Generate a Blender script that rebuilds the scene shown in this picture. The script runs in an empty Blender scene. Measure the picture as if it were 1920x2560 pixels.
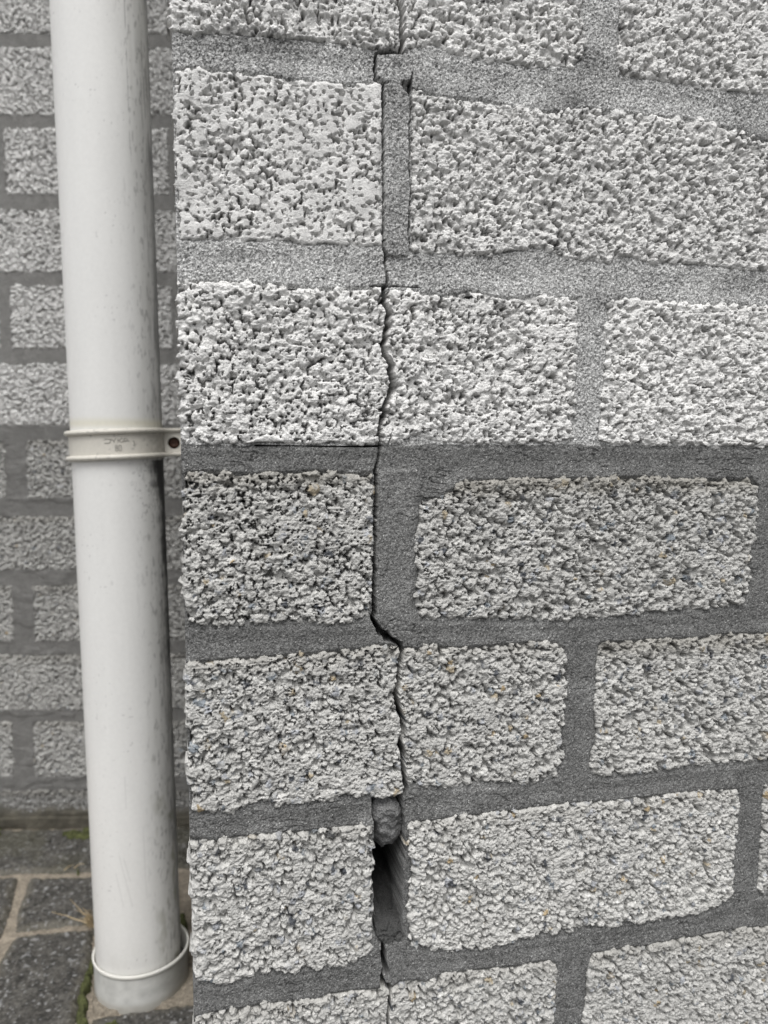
import bpy, math
import numpy as np
from mathutils import Matrix, Vector

# ------------------------------------------------------------------ camera, sky, sun, exposure
sc = bpy.context.scene
COL = sc.collection
CAMZ = 0.525                     # lens height above the paving
D = 0.402                        # lens to face of the near wall
YAW, PITCH, F = math.radians(12.7), math.radians(4.9), 1920.0
Fw = np.array([math.sin(YAW) * math.cos(PITCH), math.cos(YAW) * math.cos(PITCH), -math.sin(PITCH)])
Rt = np.array([math.cos(YAW), -math.sin(YAW), 0.0])
Up = np.cross(Rt, Fw)
cam = bpy.data.cameras.new("camera")
camo = bpy.data.objects.new("camera", cam)
COL.objects.link(camo)
camo.matrix_world = Matrix(((Rt[0], Up[0], -Fw[0], 0), (Rt[1], Up[1], -Fw[1], 0), (Rt[2], Up[2], -Fw[2], CAMZ), (0, 0, 0, 1)))
cam.sensor_fit = 'VERTICAL'; cam.sensor_height = 36.0; cam.lens = 27.0
cam.clip_start = 0.01; cam.clip_end = 200
cam.dof.use_dof = True; cam.dof.focus_distance = 0.415; cam.dof.aperture_fstop = 9.5
sc.camera = camo

SUN_EL, SUN_AZ = math.radians(62), math.radians(194)   # azimuth clockwise from +y: light comes from behind the camera, left
w = bpy.data.worlds.new("World"); sc.world = w; w.use_nodes = True
nt = w.node_tree; nt.nodes.clear()
sky = nt.nodes.new('ShaderNodeTexSky'); sky.sky_type = 'NISHITA'; sky.sun_disc = False
sky.sun_elevation = SUN_EL; sky.sun_rotation = SUN_AZ; sky.dust_density = 4.0; sky.ozone_density = 1.0
hs = nt.nodes.new('ShaderNodeHueSaturation'); hs.inputs['Saturation'].default_value = 0.10
bg = nt.nodes.new('ShaderNodeBackground'); bg.inputs['Strength'].default_value = 0.12
wo = nt.nodes.new('ShaderNodeOutputWorld')
nt.links.new(sky.outputs[0], hs.inputs['Color']); nt.links.new(hs.outputs[0], bg.inputs['Color']); nt.links.new(bg.outputs[0], wo.inputs['Surface'])
sun = bpy.data.lights.new("sun", 'SUN'); sun.energy = 1.45; sun.angle = math.radians(35); sun.color = (1.0, 0.985, 0.96)
suno = bpy.data.objects.new("sun", sun); COL.objects.link(suno)
sd = Vector((math.sin(SUN_AZ) * math.cos(SUN_EL), math.cos(SUN_AZ) * math.cos(SUN_EL), math.sin(SUN_EL)))
suno.rotation_euler = sd.to_track_quat('Z', 'Y').to_euler()
sc.view_settings.view_transform = 'Standard'; sc.view_settings.look = 'None'
sc.view_settings.gamma = 1.0; sc.view_settings.use_curve_mapping = False
sc.view_settings.exposure = 0.48

# ------------------------------------------------------------------ helpers
def ray(px, py):
    return Fw + Rt * (px - 960) / F - Up * (py - 1280) / F

class Plane:
    """a wall or ground plane: origin o, in-plane axes u, v, outward normal n (all metres)"""
    def __init__(s, o, u, v, n):
        s.o, s.u, s.v, s.n = (np.array(a, float) for a in (o, u, v, n))
    def mm(s, px, py):                      # picture point -> in-plane millimetres
        d = ray(px, py); c = np.array([0, 0, CAMZ])
        t = ((s.o - c) @ s.n) / (d @ s.n)
        p = c + d * t - s.o
        return (p @ s.u * 1000, p @ s.v * 1000)
    def poly(s, pts):
        return np.array([s.mm(*p) for p in pts])
    def world(s, X, Y, H):
        return s.o + (X[..., None] * s.u + Y[..., None] * s.v + H[..., None] * s.n) / 1000

MAIN = Plane((0, D, CAMZ), (1, 0, 0), (0, 0, 1), (0, -1, 0))
BA = math.radians(12)
BACK = Plane((-0.244, 1.108, CAMZ), (math.cos(BA), -math.sin(BA), 0), (0, 0, 1), (-math.sin(BA), -math.cos(BA), 0))
GROUND = Plane((0, 0, 0), (1, 0, 0), (0, 1, 0), (0, 0, 1))
SIDE = Plane((-0.0118, D, CAMZ), (0, 1, 0), (0, 0, 1), (-1, 0, 0))

def smooth(a, b, x):
    t = np.clip((x - a) / (b - a), 0, 1); return t * t * (3 - 2 * t)

def vnoise(X, Y, scale, seed):
    """smooth value noise in -1..1, feature size `scale` in mm"""
    r = np.random.default_rng(seed)
    x = X / scale; y = Y / scale
    x0 = math.floor(float(x.min())) - 1; y0 = math.floor(float(y.min())) - 1
    n, m = int(math.ceil(float(x.max()))) - x0 + 3, int(math.ceil(float(y.max()))) - y0 + 3
    g = r.uniform(-1, 1, (m, n))
    x = x - x0; y = y - y0
    xi = x.astype(int); yi = y.astype(int); fx = x - xi; fy = y - yi
    fx = fx * fx * (3 - 2 * fx); fy = fy * fy * (3 - 2 * fy)
    a = g[yi, xi] * (1 - fx) + g[yi, xi + 1] * fx
    b = g[yi + 1, xi] * (1 - fx) + g[yi + 1, xi + 1] * fx
    return a * (1 - fy) + b * fy

def fnoise(X, Y, scale, seed, octs=3, rough=0.55):
    t = 0; a = 1; s = 0
    for k in range(octs):
        t = t + a * vnoise(X + 7.3 * k, Y - 3.1 * k, scale / 2 ** k, seed + 13 * k); s += a; a *= rough
    return t / s

def sdf(X, Y, P):
    """signed distance to polygon P, positive inside"""
    d2 = np.full(X.shape, 1e9); ins = np.zeros(X.shape, bool)
    n = len(P)
    for i in range(n):
        ax, ay = P[i]; bx, by = P[(i + 1) % n]
        ex, ey = bx - ax, by - ay
        wx, wy = X - ax, Y - ay
        t = np.clip((wx * ex + wy * ey) / (ex * ex + ey * ey + 1e-9), 0, 1)
        d2 = np.minimum(d2, (wx - ex * t) ** 2 + (wy - ey * t) ** 2)
        if ay != by:
            c = (ay > Y) != (by > Y)
            ins ^= c & (X < (bx - ax) * (Y - ay) / (by - ay) + ax)
    d = np.sqrt(d2)
    return np.where(ins, d, -d)

def grid(x0, x1, y0, y1, res):
    nx = int((x1 - x0) / res) + 1; ny = int((y1 - y0) / res) + 1
    return np.meshgrid(x0 + np.arange(nx) * res, y0 + np.arange(ny) * res)

def link_mesh(name, co, faces, mat, parent=None, colors=None, smooth_sh=True):
    me = bpy.data.meshes.new(name)
    co = np.asarray(co, np.float32); faces = np.asarray(faces, np.int32)
    k = faces.shape[1]
    me.vertices.add(len(co)); me.vertices.foreach_set('co', co.ravel())
    me.loops.add(faces.size); me.loops.foreach_set('vertex_index', faces.ravel())
    me.polygons.add(len(faces))
    me.polygons.foreach_set('loop_start', np.arange(0, faces.size, k, dtype=np.int32))
    me.polygons.foreach_set('loop_total', np.full(len(faces), k, np.int32))
    me.polygons.foreach_set('use_smooth', np.full(len(faces), smooth_sh))
    me.update(calc_edges=True)
    if colors is not None:
        at = me.color_attributes.new('tone', 'FLOAT_COLOR', 'POINT')
        c4 = np.ones((len(co), 4), np.float32); c4[:, :3] = colors
        at.data.foreach_set('color', c4.ravel())
    me.materials.append(mat)
    o = bpy.data.objects.new(name, me); COL.objects.link(o)
    if parent: o.parent = parent
    return o

def height_mesh(name, plane, X, Y, H, keep, C, mat, parent=None):
    """heightfield -> mesh, only quads whose four corners are kept"""
    ny, nx = X.shape
    W = plane.world(X, Y, H).reshape(-1, 3)
    q = keep[:-1, :-1] & keep[1:, :-1] & keep[:-1, 1:] & keep[1:, 1:]
    j, i = np.nonzero(q)
    a = j * nx + i
    fc = np.stack([a, a + 1, a + nx + 1, a + nx], 1)
    if np.dot(np.cross(plane.u, plane.v), plane.n) < 0: fc = fc[:, ::-1]
    used = np.unique(fc); rm = np.zeros(ny * nx, np.int32); rm[used] = np.arange(len(used))
    return link_mesh(name, W[used], rm[fc], mat, parent, C.reshape(-1, 3)[used])

def thing(name, label, cat, loc=(0, 0, 0), group=None):
    o = bpy.data.objects.new(name, None); COL.objects.link(o); o.location = loc
    o.empty_display_size = 0.05
    o['label'] = label; o['category'] = cat
    if group: o['group'] = group
    return o

def adopt(parent):
    """children were built in world space: keep them there under their thing"""
    inv = Matrix.Translation(parent.location).inverted()
    for c in list(bpy.data.objects):
        if c.parent is parent: c.matrix_parent_inverse = inv

# ------------------------------------------------------------------ materials
def toned(name, rough=0.9, fine=1400, famt=0.25, bump=0.3, bdist=0.0004, spec=0.25):
    m = bpy.data.materials.new(name); m.use_nodes = True
    t = m.node_tree; N = t.nodes; L = t.links
    b = N['Principled BSDF']; b.inputs['Roughness'].default_value = rough
    b.inputs['Specular IOR Level'].default_value = spec
    at = N.new('ShaderNodeAttribute'); at.attribute_name = 'tone'
    g = N.new('ShaderNodeNewGeometry')
    n1 = N.new('ShaderNodeTexNoise'); n1.inputs['Scale'].default_value = fine; n1.inputs['Detail'].default_value = 3
    L.new(g.outputs['Position'], n1.inputs['Vector'])
    mr = N.new('ShaderNodeMapRange'); mr.inputs['From Min'].default_value = 0.3; mr.inputs['From Max'].default_value = 0.7
    mr.inputs['To Min'].default_value = 1 - famt; mr.inputs['To Max'].default_value = 1 + famt
    L.new(n1.outputs['Fac'], mr.inputs['Value'])
    vm = N.new('ShaderNodeVectorMath'); vm.operation = 'SCALE'
    L.new(at.outputs['Color'], vm.inputs[0]); L.new(mr.outputs[0], vm.inputs['Scale'])
    L.new(vm.outputs[0], b.inputs['Base Color'])
    if bump:
        bp = N.new('ShaderNodeBump'); bp.inputs['Strength'].default_value = bump; bp.inputs['Distance'].default_value = bdist
        L.new(n1.outputs['Fac'], bp.inputs['Height']); L.new(bp.outputs[0], b.inputs['Normal'])
    return m

M_BLOCK = toned('rough_concrete', 0.88, 1500, 0.16, 0.9, 0.0006)
M_MORTAR = toned('sand_mortar', 0.92, 1500, 0.5, 1.0, 0.0007)
M_BACK = toned('rough_concrete_far', 0.9, 700, 0.15, 0.6, 0.0008)
M_STONE = toned('basalt_paving', 0.75, 600, 0.30, 0.7, 0.0008, 0.35)
M_SAND = toned('joint_sand', 0.95, 500, 0.30, 0.6, 0.0008)
M_PVC = toned('weathered_pvc', 0.42, 300, 0.02, 0.04, 0.0002, 0.4)
M_CLAMP = toned('cream_plastic', 0.45, 500, 0.04, 0.05, 0.0002, 0.4)
M_PLANT = toned('plant_fibre', 0.8, 800, 0.2, 0, 0, 0.2)

# ------------------------------------------------------------------ cracks and holes of the near wall (picture points, width in picture px)
CR = [
 [(1000,-300,9),(998,-120,9),(1000,0,10),(1007,23,8),(1006,51,9),(1006,78,10),(1009,93,9),(1006,124,9)],
 [(1006,126,5),(972,127,4),(941,130,4)],
 [(941,132,4),(942,150,4),(939,172,4),(939,194,4),(948,202,3),(959,206,3)],
 [(959,206,2),(958,240,3),(960,272,4),(958,310,2),(960,360,3),(959,428,2),(960,500,2.5),(959,560,2),(960,615,3),(966,638,4),(965,662,4),(969,680,4),(971,708,5)],
 [(1031,180,1),(1029,210,4),(1024,237,3),(1029,272,3),(1024,320,1.5),(1026,381,3),(1022,420,1.5),(1029,475,2.5),(1023,530,1),(1022,583,2),(1028,625,1)],
 [(925,713,1),(955,714,3),(990,714,2),(1050,718,1)],
 [(963,714,8),(960,728,9),(964,742,8),(962,755,11),(972,772,10),(975,784,12),(969,800,9),(973,815,11),(964,832,9),(966,848,9),(958,862,10),(963,885,9),(971,898,10),(979,912,9),(977,928,11),(981,950,10),(984,972,11),(975,988,9),(969,1003,10),(961,1018,8),(964,1030,9),(959,1044,13),(953,1062,9),(951,1083,8),(952,1100,6),(953,1114,7)],
 [(952,1116,7),(950,1130,5),(948,1146,5),(943,1165,5),(941,1177,5),(942,1200,5),(941,1250,5),(939,1317,6),(941,1350,4),(938,1400,5),(938,1433,6),(936,1490,6),(938,1530,8),(934,1550,8),(941,1562,8),(947,1573,9),(955,1588,10)],
 [(985,1603,8),(1002,1613,9),(1007,1632,8),(1003,1650,8),(1001,1667,7),(998,1685,7),(999,1706,8),(993,1740,9),(994,1758,11),(1000,1775,9),(1004,1789,9),(1010,1815,9),(1012,1836,9),(1004,1850,9),(1002,1863,11),(1008,1880,10),(1011,1894,12),(1010,1925,8),(1014,1953,9),(1018,1975,9),(1012,1990,8)],
 [(958,2372,7),(961,2392,9),(961,2412,10),(968,2430,7),(972,2442,5)],
 [(961,2425,4),(956,2445,4),(960,2470,12),(972,2470,9),(978,2480,5),(974,2500,5),(974,2517,6),(970,2540,6),(971,2556,5),(975,2640,5),(968,2760,5),(972,2860,5)],
 [(640,1114,2.2),(700,1115,1),(850,1116,1),(951,1116,2.5)],
 [(945,2232,6),(948,2262,5),(937,2290,5),(939,2340,6)],
]
CRM = []
for line in CR:
    pts = [(MAIN.mm(a, b), c * 0.215) for a, b, c in line]
    for (p, a), (q, b) in zip(pts[:-1], pts[1:]): CRM.append((p[0], p[1], a * 1.3, q[0], q[1], b * 1.3))
HOLES = [MAIN.poly([(955,1577),(971,1578),(978,1590),(988,1603),(984,1609),(963,1608),(958,1594)])]
CAV = MAIN.poly([(931,2003),(950,2001),(978,1998),(1000,1992),(1006,1990),(1008,2010),(1011,2031),(1015,2070),(1013,2128),(1011,2186),(1010,2230),(1008,2283),(1012,2330),(1018,2358),(985,2368),(957,2369),(940,2345),(934,2300),(935,2245),(933,2170),(936,2089),(935,2060),(929,2042),(931,2025)])
CHUNK = MAIN.poly([(949,2007),(966,2004),(990,2010),(1004,2022),(1007,2040),(1006,2062),(1002,2089),(998,2105),(990,2120),(978,2123),(972,2130),(963,2132),(950,2122),(944,2108),(941,2085),(934,2062),(931,2044),(938,2022)])
PLATE = MAIN.poly([(941,134),(960,129),(1005,131),(1028,132),(1036,146),(1038,175),(1032,200),(1012,210),(985,204),(960,203),(943,193),(940,165)])

def crack_depth(X, Y, wob=True):
    """how far the surface is inside a crack: returns 0 outside .. 1 in the middle"""
    out = np.zeros(X.shape)
    x0, x1, y0, y1 = X.min(), X.max(), Y.min(), Y.max()
    nz = vnoise(X, Y, 1.6, 5) * 0.35 if wob else 0
    XX = X + nz
    for ax, ay, wa, bx, by, wb in CRM:
        if max(ax, bx) < x0 - 3 or min(ax, bx) > x1 + 3 or max(ay, by) < y0 - 3 or min(ay, by) > y1 + 3: continue
        ci = np.nonzero((X[0] > min(ax, bx) - 3) & (X[0] < max(ax, bx) + 3))[0]
        ri = np.nonzero((Y[:, 0] > min(ay, by) - 3) & (Y[:, 0] < max(ay, by) + 3))[0]
        if len(ci) == 0 or len(ri) == 0: continue
        sl = (slice(ri[0], ri[-1] + 1), slice(ci[0], ci[-1] + 1))
        ex, ey = bx - ax, by - ay
        wx, wy = XX[sl] - ax, Y[sl] - ay
        t = np.clip((wx * ex + wy * ey) / (ex * ex + ey * ey + 1e-9), 0, 1)
        d = np.hypot(wx - ex * t, wy - ey * t); hw = (wa + (wb - wa) * t) / 2
        out[sl] = np.maximum(out[sl], (1 - smooth(hw * 0.6, hw * 1.15 + 0.10, d)) * np.clip(hw / 0.40, 0.05, 1) ** 1.3)
    return out

GRIME = [(1215,8,16,1.2),(1430,250,60,.8),(1390,275,50,.7),(1180,745,50,.8),(1240,770,40,.6),(1195,790,30,.6),(1060,215,60,.7),(1150,245,60,.5),
         (1470,150,50,.6),(1550,60,50,.6),(1560,180,40,.5),(700,105,80,.6),(980,118,60,.5),(1860,330,60,.7),(1900,350,60,.6),(840,265,35,.5),(700,190,60,.5),
         (1380,620,60,.5),(1860,700,60,.6),(1500,740,60,.5),(620,88,100,.5),(1250,640,60,.4)]
def grime(X, Y):
    g = np.zeros(X.shape)
    for a, b, r, s in GRIME:
        cx, cy = MAIN.mm(a, b); rr = r * 0.21
        g = np.maximum(g, s * np.exp(-((X - cx) ** 2 + ((Y - cy) * 1.5) ** 2) / rr ** 2))
    return g

# ------------------------------------------------------------------ rough aggregate block faces
def stones(X, Y, s, res, seed, rmin, rmax, cover, lo, top, inset=0.6):
    """upper envelope of thousands of angular grains; returns heights, grain number, grain hash"""
    rg = np.random.default_rng(seed)
    H = np.full(X.shape, -99.0); T = np.zeros(X.shape, np.int32)
    ny, nx = X.shape
    area = max(1.0, float((s > 0).sum()) * res * res)
    rmean = (rmin + rmax) * 0.45
    n = int(cover * area / (math.pi * rmean ** 2) * X.size * res * res / area)
    cx = rg.uniform(X[0, 0], X[0, -1], n); cy = rg.uniform(Y[0, 0], Y[-1, 0], n)
    r = rmin + (rmax - rmin) * rg.beta(1.6, 2.6, n)
    ix = ((cx - X[0, 0]) / res).astype(int).clip(0, nx - 1); iy = ((cy - Y[0, 0]) / res).astype(int).clip(0, ny - 1)
    ok = s[iy, ix] > r * inset
    cx, cy, r, ix, iy = cx[ok], cy[ok], r[ok], ix[ok], iy[ok]; n = len(cx)
    h0 = lo + (top - lo) * rg.beta(2.2, 1.3, n)
    asp = rg.uniform(0.58, 1.0, n); th = rg.uniform(0, math.pi, n)
    tx = rg.normal(0, 0.30, n); ty = rg.normal(0, 0.30, n)
    pw = rg.uniform(2.2, 6.0, n); hh = rg.uniform(1.0, 1.7, n)
    ph = rg.uniform(0, 6.28, (n, 2)); kk = rg.integers(3, 6, n)
    for i in range(n):
        k = int(r[i] / res) + 1
        a0, a1, b0, b1 = max(iy[i] - k, 0), min(iy[i] + k + 1, ny), max(ix[i] - k, 0), min(ix[i] + k + 1, nx)
        dx = X[a0:a1, b0:b1] - cx[i]; dy = Y[a0:a1, b0:b1] - cy[i]
        c, q = math.cos(th[i]), math.sin(th[i])
        u = (dx * c + dy * q) / r[i]; v = (-dx * q + dy * c) / (r[i] * asp[i])
        ang = np.arctan2(v, u)
        d = np.sqrt(u * u + v * v) * (1 + 0.13 * np.sin(kk[i] * ang + ph[i, 0]) + 0.07 * np.sin((kk[i] * 2 + 1) * ang + ph[i, 1]))
        z = h0[i] + r[i] * hh[i] * (np.sqrt(np.clip(1 - d ** pw[i], 0, 1)) - 1) + tx[i] * dx + ty[i] * dy
        z = np.where(d < 1, z, -99)
        W = H[a0:a1, b0:b1]; m = z > W
        W[m] = z[m]; T[a0:a1, b0:b1][m] = i + 1
    return H, T

def smax(a, b, k):
    h = np.clip(0.5 + 0.5 * (a - b) / k, 0, 1)
    return b + (a - b) * h + k * h * (1 - h)

def blur(A, n=1):
    for _ in range(n):
        B = A.copy(); B[1:-1] = (A[:-2] + 2 * A[1:-1] + A[2:]) / 4; A = B
        B = A.copy(); B[:, 1:-1] = (A[:, :-2] + 2 * A[:, 1:-1] + A[:, 2:]) / 4; A = B
    return A

def block(plane, P, parent, seed, res=0.37, painted=True, flat=None, rr=(1.5, 4.6), cover=3.0, white=0.66, mat=None,
          cracks=True, binder=None, deep=-14.0, label=None, topdirt=0.0, gr=None, relief=1.0, bump_off=0.0, ochre=0.014, name='concrete_block', crinkle=1.0, edge=None, flatk=.12, flatamp=.13, hscale=1.0):
    mat = mat or M_BLOCK
    X, Y = grid(P[:, 0].min() - 3, P[:, 0].max() + 3, P[:, 1].min() - 3, P[:, 1].max() + 3, res)
    wx = X + fnoise(X, Y, 9, seed + 1, 3) * 1.3; wy = Y + fnoise(X, Y, 9, seed + 2, 3) * 1.3
    s = sdf(wx, wy, P)
    if edge is not None: s = np.minimum(s, X - edge - 0.5 * fnoise(Y * 0 + 3, Y, 7, seed + 40, 3))
    H, T = stones(X, Y, s, res, seed, rr[0], rr[1], cover, -3.6 * relief, 0.6, 0.45)
    # warp the grain field a little so no grain is a clean ellipse
    dx = np.rint(fnoise(X, Y, 2.2 * max(1, res / .3) ** .7, seed + 3, 2 if res > .6 else 3) * 1.1 / res).astype(int); dy = np.rint(fnoise(X, Y, 2.2 * max(1, res / .3) ** .7, seed + 4, 2 if res > .6 else 3) * 1.1 / res).astype(int)
    jj, ii = np.indices(X.shape)
    jj = np.clip(jj + dy, 0, X.shape[0] - 1); ii = np.clip(ii + dx, 0, X.shape[1] - 1)
    H = H[jj, ii]; T = T[jj, ii]
    bl = (-3.0 if painted else -4.3) * relief if binder is None else binder
    base = bl + 1.6 * fnoise(X, Y, 6, seed + 5, 3) - 6.0 * smooth(0.30, 0.6, vnoise(X, Y, 2.6, seed + 6))
    base = np.where(s > 0.9, base, deep)
    Hs = smax(np.maximum(H, deep), base, 0.8 if painted else 0.3)
    Hs = np.where((H < -50) & (s < 0.9), deep, Hs)
    Hs = np.where(Hs > deep + 3, Hs * hscale, Hs)
    if flat is not None:                                       # sawn face: grains cut off level, more so in patches
        lv = flat + (1.7 if flatamp < .3 else .7) * fnoise(X, Y, 26, seed + 7, 3) + 0.12 * fnoise(X * 0.4, Y, 1.6, seed + 9, 2)
        fa, fb = (-.02, .2) if flatamp < .3 else (.18, .42)
        mk = smooth(fa, fb, fnoise(X, Y * 1.3, 20, seed + 50, 4)) * (s > 1.2)
        Hs = np.maximum(Hs, np.where(mk > .02, (lv + .05) - 6 * (1 - mk), -30))
        Hs = np.minimum(Hs, lv + flatk * (Hs - lv).clip(0, 3))
        fl = Hs > lv - 0.05
    else: fl = np.zeros(X.shape, bool)
    amp = np.where(fl, flatamp, 1.0)
    kf = max(1.0, res / 0.45)
    ck = crinkle * (0.8 if painted else 1.2)
    Hs = Hs + amp * ck * (0.30 * (0.6 - 2 * np.abs(vnoise(wx, wy, 2.6 * kf, seed + 10))) + 0.36 * (0.6 - 2 * np.abs(vnoise(X, Y, 1.3 * kf, seed + 13))) + 0.24 * vnoise(X, Y, 0.7 * kf, seed + 11))
    rel = Hs - blur(Hs, 14)
    pit = smooth(.34, .46, vnoise(wx, Y, 1.7 * kf, seed + 30)) * smooth(.25, -.35, rel) * smooth(0.5, 1.5, s)
    Hs = Hs - (5.5 if painted else 6.0) * pit * max(crinkle, .8)
    Hs = Hs + 0.5 * fnoise(X, Y, 45, seed + 12, 2) + bump_off
    Hs = Hs - 1.3 * (1 - smooth(-0.5, 3.2, s)) ** 1.5
    # colours of the grains and of what covers them
    rg = np.random.default_rng(seed + 99); nT = int(T.max()) + 2
    var = 1 + rg.normal(0, 0.05 if painted else 0.13, nT)
    base_c = np.array([1.0, 0.992, 0.975]) if painted else np.array([1.0, 0.99, 0.955])
    cols = white * var[:, None] * base_c
    if not painted:
        rnd = rg.random(nT)
        for lo, hi, c in ((0, ochre * .4, (.36, .285, .18)), (ochre * .4, ochre * 1., (.36, .31, .23)), (ochre * 1., ochre * 2.4, (.20, .22, .24)), (ochre * 2.4, ochre * 3.6, (.085, .09, .10)), (ochre * 3.6, ochre * 6, (.33, .34, .36))):
            k = (rnd >= lo) & (rnd < hi); cols[k] = np.array(c) * rg.uniform(.8, 1.25, (k.sum(), 1))
    cols[0] = white * 0.97 * base_c
    C = cols[T]
    if not painted:                                             # cement skin partly covering each grain
        sk = smooth(-0.05, 0.25, fnoise(X, Y, 3.0, seed + 20, 3))[..., None]
        C = C * (1 - 0.72 * sk) + white * base_c * 0.72 * sk
    C = C * (1 + 0.07 * fnoise(X, Y, 30, seed + 21, 3) + 0.07 * vnoise(X, Y, 1.1, seed + 22))[..., None]
    if topdirt:
        e = P[:, 1].max()
        td = topdirt * (1 - smooth(3, 16, (P[:, 1].max() - Y) + 4 * fnoise(X, Y, 12, seed + 23, 3)))[..., None]
        C = C * (1 - td) + np.array([.20, .185, .155]) * td
    if gr is not None:
        g = ((gr(X, Y) + .10) * smooth(-0.15, 0.45, fnoise(X, Y, 2.5, seed + 24, 3)) * 1.35).clip(0, 0.92)[..., None]
        C = C * (1 - g) + 0.05 * g
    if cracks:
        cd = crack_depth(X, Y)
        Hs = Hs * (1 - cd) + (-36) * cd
        ins = smooth(.25, .7, cd)[..., None]; C = C * (1 - ins) + np.array([.10, .098, .092]) * ins      # bare concrete inside the crack, darkened in colour to stand for its shade
    keep = (Hs > deep + 0.6) | ((s > 1.0))
    k2 = keep.copy()                                            # keep one ring beyond, so the rim falls away into the joint
    k2[1:] |= keep[:-1]; k2[:-1] |= keep[1:]; k2[:, 1:] |= keep[:, :-1]; k2[:, :-1] |= keep[:, 1:]
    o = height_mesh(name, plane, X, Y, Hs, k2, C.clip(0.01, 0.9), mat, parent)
    if label: o['label'] = label
    return o

B = {}
B['A1'] = [(415,-330),(415,75),(470,82),(560,85),(640,90),(733,97),(842,109),(935,124),(1005,127),(1037,117),(1087,113),(1126,132),(1184,144),(1231,152),(1338,171),(1400,165),(1435,171),(1470,136),(1470,78),(1463,0),(1460,-300)]
B['A2'] = [(1552,-300),(1552,0),(1548,70),(1544,155),(1560,190),(1650,203),(1727,212),(1824,228),(1918,233),(2200,262),(2200,-260)]
B['B1'] = [(429,171),(459,160),(506,160),(560,170),(625,174),(694,185),(737,190),(796,198),(858,202),(951,198),(959,206),(958,428),(960,615),(912,619),(834,613),(768,613),(690,605),(638,605),(447,601),(438,500),(432,350)]
B['B2'] = [(1033,212),(1100,232),(1215,243),(1331,268),(1377,272),(1474,262),(1552,272),(1685,287),(1786,298),(1844,323),(1950,352),(1990,420),(1985,660),(1918,681),(1863,677),(1747,665),(1630,661),(1572,640),(1513,661),(1416,646),(1358,622),(1280,632),(1204,642),(1087,638),(1029,630),(1025,545),(1029,467),(1025,408),(1029,292),(1025,237)]
B['C1'] = [(432,704),(459,700),(506,696),(638,704),(718,706),(815,718),(912,712),(959,718),(1029,725),(1107,735),(1177,722),(1243,737),(1300,740),(1338,732),(1400,738),(1455,741),(1455,778),(1447,856),(1447,928),(1445,1030),(1440,1083),(1436,1112),(1278,1114),(1140,1111),(1107,1112),(1048,1097),(990,1107),(951,1114),(640,1112),(451,1112),(438,1000),(434,850)]
B['C2'] = [(1513,758),(1530,747),(1552,741),(1630,743),(1708,755),(1824,756),(1918,762),(2200,790),(2200,1118),(1918,1118),(1611,1118),(1552,1114),(1495,1103),(1502,1044),(1513,928),(1517,869),(1509,830),(1521,797)]
B['D1'] = [(452,1181),(506,1173),(638,1182),(663,1177),(718,1177),(796,1171),(889,1181),(939,1176),(940,1250),(938,1356),(936,1472),(933,1550),(912,1556),(815,1566),(737,1560),(640,1563),(525,1570),(463,1566),(455,1540),(450,1400),(449,1250)]
B['D2'] = [(1048,1243),(1099,1243),(1118,1228),(1142,1214),(1160,1198),(1278,1196),(1377,1192),(1474,1192),(1591,1188),(1708,1194),(1844,1196),(1887,1190),(1905,1215),(1900,1317),(1882,1375),(1887,1433),(1883,1480),(1860,1513),(1766,1531),(1669,1535),(1552,1548),(1436,1556),(1278,1554),(1184,1550),(1107,1554),(1044,1548),(1030,1511),(1040,1433),(1037,1344),(1044,1290)]
B['D3'] = [(1960,1190),(2200,1190),(2200,1485),(1955,1500)]
B['E1'] = [(459,1659),(506,1652),(640,1642),(718,1636),(834,1626),(893,1622),(951,1612),(982,1608),(1002,1616),(1048,1620),(1083,1611),(1146,1618),(1223,1612),(1280,1608),(1358,1601),(1400,1605),(1420,1620),(1424,1706),(1421,1778),(1416,1894),(1397,1943),(1338,1962),(1280,1966),(1204,1968),(1107,1976),(1019,1972),(1013,1988),(990,1996),(932,2001),(889,2003),(815,2004),(737,2018),(698,2024),(640,2016),(584,2036),(525,2036),(473,2034),(464,1900)]
B['E2'] = [(1498,1612),(1510,1603),(1572,1601),(1650,1595),(1747,1593),(1824,1583),(1918,1581),(2200,1568),(2200,1868),(1918,1903),(1844,1914),(1708,1924),(1611,1937),(1544,1945),(1494,1945),(1474,1930),(1476,1883),(1490,1856),(1484,1778),(1494,1700),(1490,1667)]
B['F1'] = [(465,2093),(506,2097),(545,2104),(584,2093),(638,2088),(698,2083),(776,2077),(850,2068),(881,2064),(932,2070),(936,2089),(934,2170),(933,2283),(931,2380),(897,2405),(873,2420),(834,2427),(776,2435),(718,2439),(640,2440),(584,2466),(545,2470),(506,2466),(478,2453),(467,2430),(464,2283)]
B['F2'] = [(1021,2058),(1029,2054),(1087,2050),(1146,2042),(1280,2027),(1397,2011),(1447,2007),(1552,2001),(1630,1990),(1747,1978),(1852,1974),(1856,2010),(1855,2050),(1844,2128),(1840,2206),(1836,2256),(1747,2291),(1630,2311),(1552,2322),(1471,2322),(1436,2338),(1299,2355),(1278,2369),(1204,2381),(1107,2385),(1035,2376),(1021,2355),(1017,2300),(1018,2264),(1025,2186),(1017,2128)]
B['F3'] = [(1912,1966),(1960,1960),(2200,1935),(2200,2190),(1960,2240),(1902,2243),(1896,2225),(1900,2167),(1906,2050)]
B['G1'] = [(482,2545),(530,2532),(600,2524),(660,2512),(718,2508),(790,2501),(827,2486),(881,2480),(951,2474),(978,2474),(1000,2458),(1029,2452),(1068,2456),(1107,2438),(1184,2427),(1280,2418),(1377,2402),(1397,2412),(1395,2458),(1389,2556),(1385,2790),(975,2850),(490,2900)]
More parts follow.
